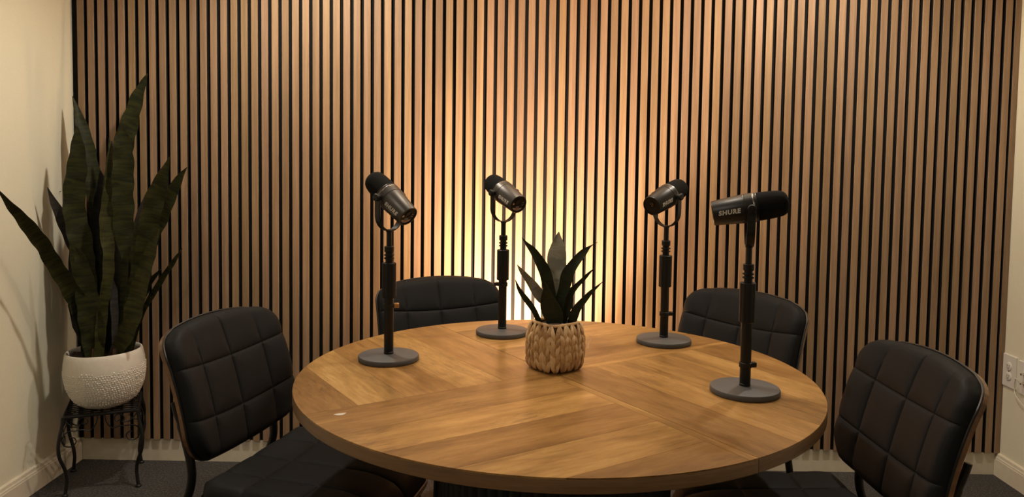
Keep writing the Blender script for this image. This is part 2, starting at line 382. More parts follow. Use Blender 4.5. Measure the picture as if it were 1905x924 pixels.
def back_pt(u, t, off, grow=0.):
    """u in [-1,1] across, t in [0,1] bottom->top, off = distance in front of the seam surface"""
    z0, z1 = BZ0 - grow, BZ1 + grow; z = z0 + (z1 - z0) * t
    hw = BW + grow - .012 * (1 - t) * 0 - outline_w(z - z0, z1 - z, BRC, BRC)
    y = u * hw; uu = y / BW
    zz = z + (.014 * uu * uu if t < .9 else .014 * uu * uu * (1 - t) * 10) - CR * uu * uu * max(0, (t - .72) / .28) ** 1.5 + .016 * uu * uu * (1 - t)
    out = -(RK * (z - Z1) + RZ * (z - Z1) ** 2) + CU * uu * uu
    nx, nz = 1., RK + 2 * RZ * (z - Z1); l = math.hypot(nx, nz)
    return (out + off * nx / l, y, zz + off * nz / l)
def quilt(x, seams, w):
    k = 1.
    for c in seams:
        d = abs(x - c) / w
        if d < 1: k = min(k, math.sqrt(1 - (1 - d) ** 2) if d > 0 else 0)
    return k
TS = ((.561 - BZ0) / (BZ1 - BZ0), (.694 - BZ0) / (BZ1 - BZ0))
def pad_off(u, t):
    z = BZ0 + (BZ1 - BZ0) * t; hw = BW - outline_w(z - BZ0, BZ1 - z, BRC, BRC); uu = u * hw / BW
    q = min(quilt(uu, US, .20), quilt(t, TS, .14))
    dz = min(t, 1 - t) * (BZ1 - BZ0); dy = (1 - abs(u)) * hw; d = min(dz, dy)
    e = math.sqrt(max(0, 1 - (1 - min(1, d / .034)) ** 2)) ** .9
    return -.030 + e * (.030 + .0075 * q ** .9)
us = dense(49, US, .12); ts = dense(41, TS, .09, 0, 1)
def mk_back():
    a = MB(); a.grid(lambda u, t: back_pt(u, t, pad_off(u, t)), us, ts, lambda u, t: back_pt(u, t, -.033)); return a
def mk_shell():
    a = MB(); g = .004; uu = dense(33, ()); tt = dense(33, (), .03, 0, 1)
    a.grid(lambda u, t: back_pt(u, t, -.0325, g), uu, tt, lambda u, t: back_pt(u, t, -.0445, g - .001))
    a.uv = [(p[2], p[1]) for p in a.v]; return a
def rim(fn, n=40):
    pts = [fn(-1 + 2 * i / n, 1) for i in range(n)] + [fn(1, 1 - i / n) for i in range(n)] + [fn(1 - 2 * i / n, 0) for i in range(n)] + [fn(-1, i / n) for i in range(n)]
    out = [pts[0]]
    for p in pts[1:]:
        if (Vector(p) - Vector(out[-1])).length > .004: out.append(p)
    while (Vector(out[-1]) - Vector(out[0])).length < .004: out.pop()
    return out
# seat: u across (local y), t from rear (0) to front (1)
SX0, SX1, SW, SRC = .065, .506, .238, .09
SZ = .418
def seat_pt(u, t, off, grow=0.):
    x0, x1 = SX0 - grow, SX1 + grow; x = x0 + (x1 - x0) * t
    hw = SW + grow - outline_w(x - x0, x1 - x, .06, .10); y = u * hw; uu = y / SW
    z = SZ + .010 * uu * uu - .035 * max(0, (t - .72) / .28) ** 2 + .008 * max(0, (.2 - t) / .2) ** 2
    xx = x + .018 * (1 - uu * uu) * max(0, (t - .7) / .3) - .012 * (1 - uu * uu) * max(0, (.3 - t) / .3)
    return (xx, y, z + off)
SU = (-.53, 0, .53); ST = ((.19 - SX0) / (SX1 - SX0), (.345 - SX0) / (SX1 - SX0))
def seat_off(u, t):
    x = SX0 + (SX1 - SX0) * t; hw = SW - outline_w(x - SX0, SX1 - x, .06, .10); uu = u * hw / SW
    q = min(quilt(uu, SU, .20), quilt(t, ST, .14)); d = min(min(t, 1 - t) * (SX1 - SX0), (1 - abs(u)) * hw)
    e = math.sqrt(max(0, 1 - (1 - min(1, d / .036)) ** 2)) ** .9; return -.038 + e * (.038 + .0070 * q ** .9)
ss = dense(49, SU, .12); st = dense(41, ST, .09, 0, 1)
def make_chair(loc, rz, label):
    t = thing('padded_chair', loc, rz, label, 'chair', 'black padded chairs around the table')
    p = mk_back().build('back_pad', M['leather'], t, 60)
    MB().tube(rim(lambda u, q: back_pt(u, q, -.031, .0022)), .0032, 6, closed=True).build('piping', M['piping'], p)
    mk_shell().build('back_shell', M['ply'], t, 50)
    s = MB(); s.grid(lambda u, q: seat_pt(u, q, seat_off(u, q)), ss, st, lambda u, q: seat_pt(u, q, -.041)); s = s.build('seat_pad', M['leather'], t, 60)
    MB().tube(rim(lambda u, q: seat_pt(u, q, -.038, .0022)), .0035, 6, closed=True).build('piping', M['piping'], s)
    a = MB(); uu = dense(33, ()); tt = dense(33, (), .03, 0, 1)
    a.grid(lambda u, q: seat_pt(u, q, -.0405, .004), uu, tt, lambda u, q: seat_pt(u, q, -.0535, .002)); a.uv = [(q[0], q[1]) if i < len(a.v) // 2 else (q[1], q[2]) for i, q in enumerate(a.v)]
    a.build('seat_shell', M['ply'], t, 50)
    for sg in (-1, 1):
        y = sg * .181
        MB().tube(smooth_path([(-.036, y, .612), (-.026, y, .58), (-.006, y, .53), (.013, y, .46), (.012, y, .40), (-.02, y, .30), (-.075, y * 1.08, .0)], 5), [.0085] * 8 + [.0112] * 23, 12).build('rear_leg', M['steel'], t)
        MB().tube(smooth_path([(.36, y, .352), (.44, y, .352), (.468, y, .335), (.476, y, .30), (.490, y * 1.08, 0)], 5), .0105, 12).build('front_leg', M['steel'], t)
        MB().tube([(0, y, .353), (.38, y, .353)], .0095, 10).build('side_rail', M['steel'], t)
    MB().tube([(.05, -.181, .353), (.05, .181, .353)], .0085, 10).build('cross_rail', M['steel'], t)
    MB().tube([(.40, -.181, .353), (.40, .181, .353)], .0085, 10).build('cross_rail', M['steel'], t)
    return t
ch0 = make_chair((-.781, 2.103, 0), -.279, 'black padded chair at the left of the table, nearest the potted plant stand')
scan(ch0)
for x, y, rz, lb in ((-.269, 2.753, -1.123, 'black padded chair behind the table, against the brightest slats left of the basket plant'),
                     (.739, 2.561, -2.460, 'black padded chair behind the table, partly hidden by the nearest right microphone stand'),
                     (.917, 1.804, -3.096, 'black padded chair at the right of the table, nearest the wall outlets')):
    c = copy_tree(ch0); c.location = (x, y, 0); c.rotation_euler = (0, 0, rz); c['label'] = lb

# ------------------------------------------------------------------ microphones on stands
def make_stand(loc, clip_z, clip_a, label, amber):
    t = thing('microphone_stand', loc, 0, label, 'stand', 'round-base desk microphone stands')
    MB().lathe([(.0765, 0), (.0775, .001), (.0782, .003), (.0782, .0105), (.0768, .0128), (.074, .0135), (.03, .0150), (.0145, .0160)], 64).build('base', M['base'], t)
    MB().lathe([(.0126, .0135), (.0126, .021), (.0120, .0216), (.0120, .0222), (.0122, .0228), (.0122, .17)], 24).build('pole', M['steel'], t)
    m = MB(); pts = []
    for i in range(48):
        a = 2 * PI * i / 48; r = .0180 - .0006 * (i % 4 == 0) + .0004 * math.cos(8 * a); pts.append((r * math.cos(a), r * math.sin(a)))
    m.prism(pts, .162, .253, .0014); m.build('height_sleeve', M['sleeve'], t, 25)
    MB().lathe([(.0094, .250), (.0094, .288)], 20).build('neck', M['sleeve'], t)
    for z in (.2625, .271): MB().lathe([(.0118, z), (.0132, z + .0008), (.0132, z + .0030), (.0118, z + .0038)], 24).build('washer', M['sleeve'], t)
    MB().lathe([(.0112, .2805), (.0124, .282), (.0124, .294), (.0112, .2955)], 24).build('collar', M['sleeve'], t)
    MB().lathe([(.0072, .294), (.0072, .3325)], 16).build('rod', M['steel'], t)
    m = MB(); m.lathe([(.0128, clip_z - .006), (.0146, clip_z - .005), (.0146, clip_z + .005), (.0128, clip_z + .006)], 24)
    ca, sa = math.cos(clip_a), math.sin(clip_a)
    mm = MB(); mm.box(.012, .0245, -.006, .006, clip_z - .0055, clip_z + .0055, .0012)
    m.add([(x * ca - y * sa, x * sa + y * ca, z) for x, y, z in mm.v], mm.f)
    m.build('cable_clip', M['steel'], t)
    if amber: tag(MB().add([(x * ca - y * sa, x * sa + y * ca, z) for x, y, z in [(p[0] * 1.05 + .0002, p[1] * 1.08, clip_z + (p[2] - clip_z) * 1.08) for p in mm.v] if True], mm.f).build('clip_tab', M['amber'], t), 'clip tab with an amber painted reflection')
    return t

_txt = {}
def text_data(s, size, off=.012, sp=1.0):
    k = (s, size, off)
    if k not in _txt:
        cu = bpy.data.curves.new('t', 'FONT'); cu.body = s; cu.size = size; cu.space_character = sp; cu.offset = off * size; cu.extrude = .00012; cu.align_x = 'CENTER'; cu.align_y = 'CENTER'; cu.resolution_u = 3
        o = bpy.data.objects.new('t', cu); C.objects.link(o); dg = bpy.context.evaluated_depsgraph_get(); me = o.evaluated_get(dg).to_mesh()
        v = [tuple(p.co) for p in me.vertices]; f = [tuple(p.vertices) for p in me.polygons]
        o.evaluated_get(dg).to_mesh_clear(); bpy.data.objects.remove(o); bpy.data.curves.remove(cu); _txt[k] = (v, f)
    return _txt[k]
def body_r(x): return .0330 - (x - .012) * (.0330 - .0278) / .071
XR4 = Matrix.Rotation(PI / 2, 4, 'Y')            # lathe z -> +x
def make_mic(loc, d, label, usb):
    yaw = math.atan2(d[1], d[0]); pit = math.asin(-d[2] / math.sqrt(sum(c * c for c in d)))
    t = thing('microphone', loc, yaw, label, 'microphone', 'black podcast microphones')
    zp = .0885; P = (0, 0, zp); Q = (0, pit, 0)
    # U-shaped yoke band
    path = [(.0405, zp + .004)] + [(.0405, zp - .01 * k) for k in range(1, 5)] + [(.0405 * math.cos(a), .0445 + .0430 * math.sin(a)) for a in lin(0, -PI, 25)] + [(-.0405, zp - .01 * k) for k in (4, 3, 2, 1)] + [(-.0405, zp + .004)]
    hw = .0088; th = .0013; v = []; n = len(path)
    for i, (y, z) in enumerate(path):
        a = path[max(0, i - 1)]; b = path[min(n - 1, i + 1)]; ty, tz = b[0] - a[0], b[1] - a[1]; l = math.hypot(ty, tz); ny, nz = -tz / l, ty / l
        w2 = hw * (.72 if i in (0, n - 1) else 1)
        v += [(-w2, y + ny * th, z + nz * th), (w2, y + ny * th, z + nz * th), (w2, y - ny * th, z - nz * th), (-w2, y - ny * th, z - nz * th)]
    f = [(4 * i + k, 4 * i + (k + 1) % 4, 4 * i + 4 + (k + 1) % 4, 4 * i + 4 + k) for i in range(n - 1) for k in range(4)] + [(3, 2, 1, 0), (4 * n - 4, 4 * n - 3, 4 * n - 2, 4 * n - 1)]
    yk = MB().add(v, f); yk.lathe([(.008, -.002), (.0088, 0), (.0088, .003), (.0075, .0045)], 20); yk.build('yoke', M['steel'], t, 40)
    for sg in (-1, 1):
        k = MB(); k.lathe([(.0075, .030), (.0075, .0415), (.0095, .0418), (.0098, .043), (.0098, .0475), (.0086, .0492), (.004, .0498)], 24, Matrix.Rotation(-sg * PI / 2, 4, 'X')); k.build('yoke_knob', M['sleeve'], t, 40, P)
    MB().lathe([(.0326, -.0145), (.0330, -.0135), (.0318, -.0125), (.0318, -.0105), (.0334, -.0095), (.0334, .0110), (.0326, .0118), (.0326, .0128), (.0330, .0135), (.0278, .0825), (.0270, .0838), (.0252, .0838), (.0248, .0805)], 56, XR4).build('body_shell', M['body' if usb else 'body_black'], t, 30, P, Q)
    MB().lathe([(.03345, -.0085), (.0337, -.0080), (.0337, -.0058), (.03345, -.0053)], 56, XR4, False).build('silver_ring', M['ring'], t, 30, P, Q)
    ws = [(.0005, -.0835), (.009, -.0833), (.0165, -.0818), (.0222, -.0785), (.0262, -.0735), (.0288, -.0665), (.0303, -.055), (.0315, -.038), (.0321, -.022), (.0319, -.0135)]
    MB().lathe(ws, 48, XR4).build('windscreen', M['foam'], t, 60, P, Q)
    rp = MB().lathe([(.0250, .079), (.0250, .0812)], 48, XR4).build('rear_panel', M['sleeve'], t, 30, P, Q)
    # rear face details: local y/z on the disc
    def disc(y, z, prof, m, nm, n=24):
        a = MB(); a.lathe(prof, n, Matrix.Translation((0, y, z)) @ XR4); a.build(nm, m, rp, 30)
    zc = .006 if usb else .004
    disc(0, zc, [(.0092, .0812), (.0098, .0830), (.0086, .0832), (.0083, .0815)], M['steel'], 'connector_ring')
    for k in range(0 if usb else 3):
        a = PI / 2 + k * 2 * PI / 3 + PI; disc(.0038 * math.cos(a), zc + .0038 * math.sin(a), [(.0009, .0812), (.0009, .0828)], M['gold'], 'connector_pin', 8)
    if usb:
        disc(-.0158 , .001, [(.0026, .0812), (.0030, .0824), (.0017, .0826), (.0015, .0815)], M['metal'], 'headphone_jack')
        pts = [(.0205 * math.cos(a), .0205 * math.sin(a)) for a in lin(PI + .62, 2 * PI - .62, 16)]
        a = MB(); a.prism(pts, 0, .0004); a.add([], []); vv = [(.0813 + z, x, y) for x, y, z in a.v]
        MB().add(vv, a.f).build('label_plate', M['label'], rp, 0)
        tv, tf = text_data('MV7', .0075); MB().add([(.0820 + z, x, -.0158 + y) for x, y, z in tv], tf).build('model_print', M['redprint'], rp, 0)
        tv, tf = text_data('SHURE', .0038); MB().add([(.0816 + z, x, -.0088 + y) for x, y, z in tv], tf).build('small_print', M['logo'], rp, 0)
        for zz in (.004, -.003): a = MB(); a.box(.0812, .0816, .0138, .0185, zz, zz + .0008); a.build('marking', M['logo'], rp, 0)
    tv, tf = text_data('SHURE', .0140, .048, 1.16)
    for sg in (-1, 1):
        vv = []
        for x, y, z in tv:
            ax = .0475 + (x + y * .18) * 1.02 * (-sg); r = body_r(ax) + .00035 + z; ph = (y - .001) / r
            vv.append((ax, sg * r * math.cos(ph), r * math.sin(ph)))
        MB().add(vv, tf).build('logo_print', M['logo'], t, 0, P, Q)
        if usb:
            vv = []; g = MB()
            for i in range(11):
                ax = .024 + .0042 * i; r = body_r(ax) + .0003
                for ph in (-.0098 / r, -.0091 / r): vv.append((ax, sg * r * math.cos(ph), r * math.sin(ph)))
            g.add(vv, [(2 * i, 2 * i + 1, 2 * i + 3, 2 * i + 2) for i in range(10)]).build('underline_print', M['logo'], t, 0, P, Q)
    return t
MICS = [((-.330, 1.996), (.65, -.51, -.56), True, .141, .2, 'at the left, in front of the far left chair'),
        ((-.042, 2.306), (.52, -.77, -.37), True, .149, PI - .2, 'second from the left, just behind the basket plant'),
        ((.426, 2.229), (-.64, -.70, -.306), False, .084, .1, 'at the far right rim, third from the left'),
        ((.525, 1.762), (-.96, .20, -.18), False, .064, .1, 'nearest the camera at the right, tallest in view')]
for (x, y), d, usb, cz, ca, wh in MICS:
    make_stand((x, y, TH + .0002), cz, ca, 'black round-base microphone stand ' + wh, x < -.3)
    make_mic((x, y, TH + .3345), d, {0: 'black microphone pointing up-left, leftmost on the table', 1: 'black microphone showing its rear panel, just left of the basket plant', 2: 'black microphone with a plain rear socket, first right of the basket plant', 3: 'black microphone seen side on, rightmost and largest'}[[m[0] for m in MICS].index((x, y))], usb)

# ------------------------------------------------------------------ leaves
def make_leaf(P, key, parent, rnd, org, wav=.06, extend=.03, fold=.22, th=.0009):
    P = list(P); b0, b1 = Vector(P[0][:3]), Vector(P[1][:3]); d = (b0 - b1).normalized()
    if extend: q = b0 + d * extend; P = [(q.x, q.y, q.z, P[0][3])] + P
    S = smooth_path(P, 6); n = len(S); nu = 7; top = []; bot = []; uv = []; L = 0
    tw0 = rnd.uniform(-.35, .35); tw1 = rnd.uniform(-.5, .5); ph = rnd.uniform(0, 6); us_ = lin(-1, 1, nu)
    for i, (x, y, z, w) in enumerate(S):
        p = Vector((x, y, z)); a = Vector(S[max(0, i - 1)][:3]); b = Vector(S[min(n - 1, i + 1)][:3]); t = (b - a).normalized()
        if i: L += (p - Vector(S[i - 1][:3])).length
        view = (Vector((0, 0, 1.25)) - org - p).normalized(); side = t.cross(view).normalized(); nrm = side.cross(t).normalized()
        tw = tw0 + (tw1 - tw0) * i / n; side2 = side * math.cos(tw) + nrm * math.sin(tw); nrm2 = nrm * math.cos(tw) - side * math.sin(tw)
        w = max(w, .0006)
        for u in us_:
            ww = w * (1 + wav * math.sin(L * 75 + ph + (1.7 if u > 0 else 0)))
            q = p + side2 * (u * ww) + nrm2 * (w * fold * (u * u - .45) + w * .10 * u * math.sin(L * 60 + ph))
            top.append(tuple(q + nrm2 * th)); bot.append(tuple(q - nrm2 * th)); uv.append((u * w, L))
    m = MB(); f = []
    for i in range(n - 1):
        for k in range(nu - 1): a = i * nu + k; f.append((a, a + 1, a + nu + 1, a + nu))
    o = len(top); f2 = [(a + o, d + o, c + o, b + o) for a, b, c, d in f]
    ring = list(range(nu)) + [i * nu + nu - 1 for i in range(1, n)] + [(n - 1) * nu + k for k in range(nu - 2, -1, -1)] + [i * nu for i in range(n - 2, 0, -1)]
    f3 = [(ring[k], ring[k] + o, ring[(k + 1) % len(ring)] + o, ring[(k + 1) % len(ring)]) for k in range(len(ring))]
    m.add(top + bot, f + f2 + f3, uv + uv); return m.build('leaf', M[key], parent, 50)
BIG_LEAVES=[('g', [(-1.577, 2.84, 0.497, 0.0274), (-1.573, 2.809, 0.615, 0.031), (-1.583, 2.77, 0.701, 0.0305), (-1.598, 2.721, 0.787, 0.0272), (-1.609, 2.678, 0.85, 0.0258), (-1.613, 2.625, 0.922, 0.0235), (-1.62, 2.58, 0.972, 0.0231), (-1.625, 2.533, 1.021, 0.0183), (-1.63, 2.487, 1.063, 0.012), (-1.628, 2.42, 1.123, 0.0008)]),
('d', [(-1.635, 2.96, 0.466, 0.0204), (-1.64, 2.931, 0.67, 0.0242), (-1.641, 2.891, 0.84, 0.0239), (-1.662, 2.863, 0.934, 0.0217), (-1.675, 2.842, 0.995, 0.0196), (-1.689, 2.822, 1.05, 0.0126), (-1.7, 2.8, 1.109, 0.001)]),
('g', [(-1.58, 2.86, 0.492, 0.0315), (-1.589, 2.859, 0.604, 0.0355), (-1.599, 2.857, 0.705, 0.0394), (-1.613, 2.853, 0.906, 0.0393), (-1.631, 2.85, 1.005, 0.0373), (-1.63, 2.847, 1.098, 0.0353), (-1.617, 2.845, 1.183, 0.0324), (-1.612, 2.842, 1.262, 0.0215), (-1.612, 2.84, 1.331, 0.0029)]),
('g', [(-1.591, 2.94, 0.471, 0.0223), (-1.585, 2.945, 0.751, 0.0223), (-1.591, 2.949, 0.895, 0.0264), (-1.603, 2.952, 0.998, 0.0285), (-1.616, 2.956, 1.1, 0.0295), (-1.633, 2.96, 1.202, 0.0275), (-1.656, 2.964, 1.304, 0.0245), (-1.677, 2.967, 1.375, 0.0153), (-1.7, 2.97, 1.448, 0.001)]),
('k', [(-1.592, 2.92, 0.477, 0.0221), (-1.594, 2.922, 0.673, 0.0242), (-1.586, 2.924, 0.837, 0.0242), (-1.584, 2.926, 0.959, 0.0272), (-1.573, 2.928, 1.061, 0.0262), (-1.57, 2.929, 1.112, 0.0202), (-1.576, 2.93, 1.169, 0.001)]),
('g', [(-1.561, 2.95, 0.469, 0.0244), (-1.549, 2.959, 0.833, 0.0265), (-1.542, 2.965, 0.998, 0.0286), (-1.534, 2.97, 1.121, 0.0327), (-1.519, 2.974, 1.224, 0.0348), (-1.501, 2.978, 1.306, 0.0349), (-1.479, 2.982, 1.382, 0.0288), (-1.459, 2.985, 1.45, 0.0226), (-1.439, 2.988, 1.502, 0.0124), (-1.423, 2.99, 1.539, 0.001)]),
('g', [(-1.495, 2.86, 0.494, 0.0118), (-1.463, 2.858, 0.687, 0.0118), (-1.449, 2.854, 0.842, 0.0138), (-1.451, 2.852, 0.928, 0.0295), (-1.45, 2.85, 1.008, 0.0354), (-1.45, 2.847, 1.107, 0.0363), (-1.445, 2.844, 1.206, 0.0353), (-1.444, 2.842, 1.284, 0.0235), (-1.446, 2.84, 1.343, 0.001)]),
('y', [(-1.523, 2.8, 0.503, 0.0174), (-1.515, 2.804, 0.617, 0.0193), (-1.507, 2.808, 0.691, 0.0174), (-1.494, 2.814, 0.774, 0.0194), (-1.493, 2.821, 0.87, 0.0194), (-1.503, 2.828, 0.95, 0.0234), (-1.504, 2.835, 1.028, 0.0215), (-1.497, 2.844, 1.126, 0.0157), (-1.494, 2.852, 1.205, 0.0118), (-1.495, 2.86, 1.28, 0.001)]),
('g', [(-1.553, 2.9, 0.482, 0.022), (-1.546, 2.905, 0.799, 0.024), (-1.542, 2.909, 0.941, 0.0241), (-1.538, 2.912, 1.042, 0.0261), (-1.534, 2.915, 1.143, 0.0201), (-1.534, 2.918, 1.234, 0.008), (-1.536, 2.92, 1.294, 0.001)]),
('g', [(-1.461, 2.84, 0.495, 0.0235), (-1.434, 2.837, 0.611, 0.0264), (-1.404, 2.832, 0.722, 0.0293), (-1.383, 2.828, 0.813, 0.0292), (-1.364, 2.823, 0.893, 0.0292), (-1.342, 2.818, 0.982, 0.033), (-1.321, 2.813, 1.061, 0.033), (-1.299, 2.808, 1.12, 0.0271), (-1.277, 2.804, 1.173, 0.0155), (-1.255, 2.8, 1.226, 0.001)]),
('g', [(-1.461, 2.88, 0.489, 0.0218), (-1.424, 2.877, 0.684, 0.0238), (-1.388, 2.873, 0.826, 0.0257), (-1.354, 2.87, 0.928, 0.0257), (-1.319, 2.868, 1.002, 0.0257), (-1.294, 2.865, 1.059, 0.0237), (-1.266, 2.863, 1.115, 0.0197), (-1.241, 2.861, 1.157, 0.0099), (-1.219, 2.86, 1.187, 0.001)]),
('d', [(-1.515, 2.93, 0.475, 0.0162), (-1.483, 2.93, 0.714, 0.0162), (-1.458, 2.93, 0.858, 0.0182), (-1.434, 2.93, 0.961, 0.0202), (-1.417, 2.93, 1.022, 0.0162), (-1.4, 2.93, 1.074, 0.0101), (-1.39, 2.93, 1.11, 0.001)]),
('y', [(-1.44, 2.8, 0.504, 0.0251), (-1.41, 2.798, 0.6, 0.0309), (-1.381, 2.794, 0.7, 0.0327), (-1.357, 2.791, 0.78, 0.0288), (-1.329, 2.787, 0.859, 0.023), (-1.307, 2.783, 0.922, 0.0153), (-1.287, 2.78, 0.971, 0.001)]),
('g', [(-1.429, 2.86, 0.495, 0.0059), (-1.408, 2.858, 0.587, 0.0069), (-1.382, 2.855, 0.658, 0.0089), (-1.345, 2.852, 0.72, 0.0108), (-1.303, 2.847, 0.785, 0.0098), (-1.263, 2.843, 0.842, 0.0078), (-1.231, 2.84, 0.889, 0.001)]),
('g', [(-1.437, 2.84, 0.5, 0.0137), (-1.416, 2.835, 0.632, 0.0176), (-1.39, 2.831, 0.693, 0.0195), (-1.363, 2.827, 0.744, 0.0156), (-1.331, 2.823, 0.783, 0.0097), (-1.3, 2.82, 0.815, 0.001)]),
('g', [(-1.537, 2.79, 0.501, 0.0327), (-1.542, 2.785, 0.621, 0.0384), (-1.55, 2.778, 0.72, 0.0364), (-1.558, 2.77, 0.809, 0.0267), (-1.569, 2.764, 0.868, 0.0152), (-1.584, 2.76, 0.903, 0.001)]),
('k', [(-1.509, 2.88, 0.488, 0.0258), (-1.507, 2.881, 0.6, 0.0298), (-1.502, 2.884, 0.722, 0.0298), (-1.504, 2.887, 0.823, 0.0239), (-1.508, 2.888, 0.883, 0.0139), (-1.512, 2.89, 0.933, 0.001)]),
('k', [(-1.475, 2.86, 0.494, 0.0237), (-1.466, 2.862, 0.605, 0.0256), (-1.452, 2.866, 0.726, 0.0257), (-1.446, 2.868, 0.796, 0.0138), (-1.445, 2.87, 0.846, 0.001)]),
('d', [(-1.474, 2.82, 0.504, 0.0097), (-1.475, 2.825, 0.613, 0.0117), (-1.482, 2.833, 0.711, 0.0137), (-1.489, 2.837, 0.76, 0.0078), (-1.492, 2.84, 0.786, 0.001)]),
('k', [(-1.682, 2.98, 0.46, 0.0226), (-1.694, 2.98, 0.597, 0.0308), (-1.704, 2.98, 0.744, 0.0267), (-1.714, 2.98, 0.848, 0.0144), (-1.718, 2.98, 0.911, 0.001)]),
('g', [(-1.483, 2.9, 0.483, 0.022), (-1.464, 2.9, 0.658, 0.026), (-1.446, 2.9, 0.801, 0.026), (-1.437, 2.9, 0.883, 0.022), (-1.432, 2.9, 0.944, 0.01), (-1.432, 2.9, 0.984, 0.001)]),
('k', [(-1.56, 2.93, 0.475, 0.0404), (-1.559, 2.93, 0.589, 0.0404), (-1.561, 2.93, 0.713, 0.0363), (-1.56, 2.93, 0.795, 0.0263), (-1.561, 2.93, 0.857, 0.0101)])]
SMALL_LEAVES=[('m', [(0.103, 1.955, 0.826, 0.0079), (0.102, 1.96, 0.886, 0.0118), (0.101, 1.965, 0.923, 0.0145), (0.101, 1.97, 0.951, 0.0198), (0.101, 1.975, 0.978, 0.0228), (0.102, 1.98, 1.004, 0.0219), (0.103, 1.986, 1.035, 0.0107), (0.106, 1.99, 1.055, 0.0003)]),
('k', [(0.091, 1.945, 0.828, 0.0078), (0.086, 1.941, 0.889, 0.0124), (0.082, 1.939, 0.911, 0.0137), (0.075, 1.936, 0.938, 0.0146), (0.068, 1.934, 0.962, 0.014), (0.055, 1.93, 0.988, 0.0119), (0.039, 1.926, 1.012, 0.0085), (0.023, 1.923, 1.03, 0.0039), (0.011, 1.92, 1.046, 0.0003)]),
('k', [(0.105, 1.945, 0.828, 0.0078), (0.111, 1.943, 0.889, 0.0117), (0.119, 1.941, 0.919, 0.013), (0.126, 1.939, 0.949, 0.0141), (0.138, 1.937, 0.973, 0.013), (0.151, 1.935, 0.993, 0.0107), (0.167, 1.934, 1.011, 0.0073), (0.183, 1.932, 1.026, 0.0016), (0.199, 1.93, 1.036, 0.0003)]),
('m', [(0.093, 1.975, 0.821, 0.0053), (0.078, 1.967, 0.871, 0.0106), (0.061, 1.961, 0.893, 0.0125), (0.044, 1.953, 0.917, 0.0118), (0.026, 1.945, 0.941, 0.0076), (0.011, 1.937, 0.961, 0.0049), (-0.0, 1.93, 0.977, 0.0003)]),
('k', [(0.062, 1.94, 0.828, 0.0039), (0.055, 1.939, 0.839, 0.0059), (0.045, 1.935, 0.859, 0.0068), (0.031, 1.93, 0.88, 0.007), (0.016, 1.924, 0.901, 0.0059), (0.004, 1.917, 0.921, 0.0039), (-0.004, 1.91, 0.943, 0.0003)]),
('g', [(0.095, 1.915, 0.834, 0.018), (0.091, 1.912, 0.856, 0.0221), (0.083, 1.908, 0.879, 0.022), (0.076, 1.902, 0.899, 0.0166), (0.072, 1.897, 0.918, 0.0084), (0.069, 1.89, 0.94, 0.0003)]),
('k', [(0.117, 1.95, 0.827, 0.0092), (0.122, 1.95, 0.854, 0.0118), (0.129, 1.95, 0.883, 0.012), (0.134, 1.95, 0.902, 0.0092), (0.151, 1.95, 0.923, 0.0058), (0.169, 1.95, 0.942, 0.0045), (0.182, 1.95, 0.956, 0.0026), (0.196, 1.95, 0.969, 0.0003)]),
('g', [(0.136, 1.94, 0.824, 0.0078), (0.143, 1.938, 0.846, 0.0104), (0.153, 1.936, 0.869, 0.0094), (0.168, 1.932, 0.89, 0.0075), (0.183, 1.928, 0.909, 0.0047), (0.198, 1.924, 0.924, 0.0026), (0.214, 1.92, 0.94, 0.0003)])]


# ------------------------------------------------------------------ potted plant on an iron stand
SC = (-1.552, 2.884); SA = math.radians(23.5); ZT = .288
st_ = thing('plant_stand', (SC[0], SC[1], 0), SA, 'black wrought iron plant stand with scrolls in the left corner', 'stand')
h = .121
m = MB(); m.tube([(-h, -h, ZT), (h, -h, ZT), (h, h, ZT), (-h, h, ZT)], .0048, 8, closed=True); m.build('top_frame', M['iron'], st_)
for k in range(9):
    yy = -h + 2 * h * (k + 1) / 10; MB().tube([(-h, yy, ZT), (h, yy, ZT)], .0027, 6).build('rod', M['iron'], st_)
for sx in (-1, 1):
    for sy in (-1, 1):
        prof = [(0, ZT), (.004, ZT - .03), (.014, ZT - .065), (.020, ZT - .105), (.014, ZT - .145), (-.002, ZT - .185), (-.010, ZT - .225), (-.006, ZT - .262), (-.002, .006)]
        pts = smooth_path([(sx * (h + a * .75), sy * (h + a * .75), z) for a, z in prof], 4)
        lg = MB(); lg.tube(pts, .0062, 8); lg = lg.build('leg', M['iron'], st_)
        q = pts[-1]; MB().lathe([(.010, 0), (.011, .002), (.011, .005), (.007, .009)], 16, Matrix.Translation((q[0], q[1], .0005))).build('foot', M['iron'], lg)
def spiral(cx, cz, r0, r1, a0, a1, n=26): return [(cx + (r0 + (r1 - r0) * i / n) * math.cos(a0 + (a1 - a0) * i / n), cz + (r0 + (r1 - r0) * i / n) * math.sin(a0 + (a1 - a0) * i / n)) for i in range(n + 1)]
def scroll(side):
    for sg in (-1, 1):
        # lower arm with a big curl at the leg, upper S with curls under the rail
        a = [(0.012 * sg, ZT - .004), (.016 * sg, ZT - .03), (.035 * sg, ZT - .055), (.06 * sg, ZT - .05)] + [(sg * x, z) for x, z in spiral(.098, ZT - .085, .036, .009, PI * .62, -PI * 1.6)]
        b = [(sg * x, z) for x, z in reversed(spiral(.055, ZT - .022, .020, .006, -PI * .1, PI * 1.8))] + [(sg * .068, ZT - .035), (sg * .092, ZT - .036), (sg * (h - .004), ZT - .008)]
        for path in (a, b):
            pts = smooth_path([(x, z) for x, z in path], 2); P3 = []
            for x, z in pts:
                x = max(-h - .012, min(h + .012, x)); P3.append({0: (x, -h, z), 1: (h, x, z), 2: (x, h, z), 3: (-h, x, z)}[side])
            MB().tube(P3, .0021, 6, up=(0.3, .9, .1)).build('scroll', M['iron'], st_)
for s_ in range(4): scroll(s_)

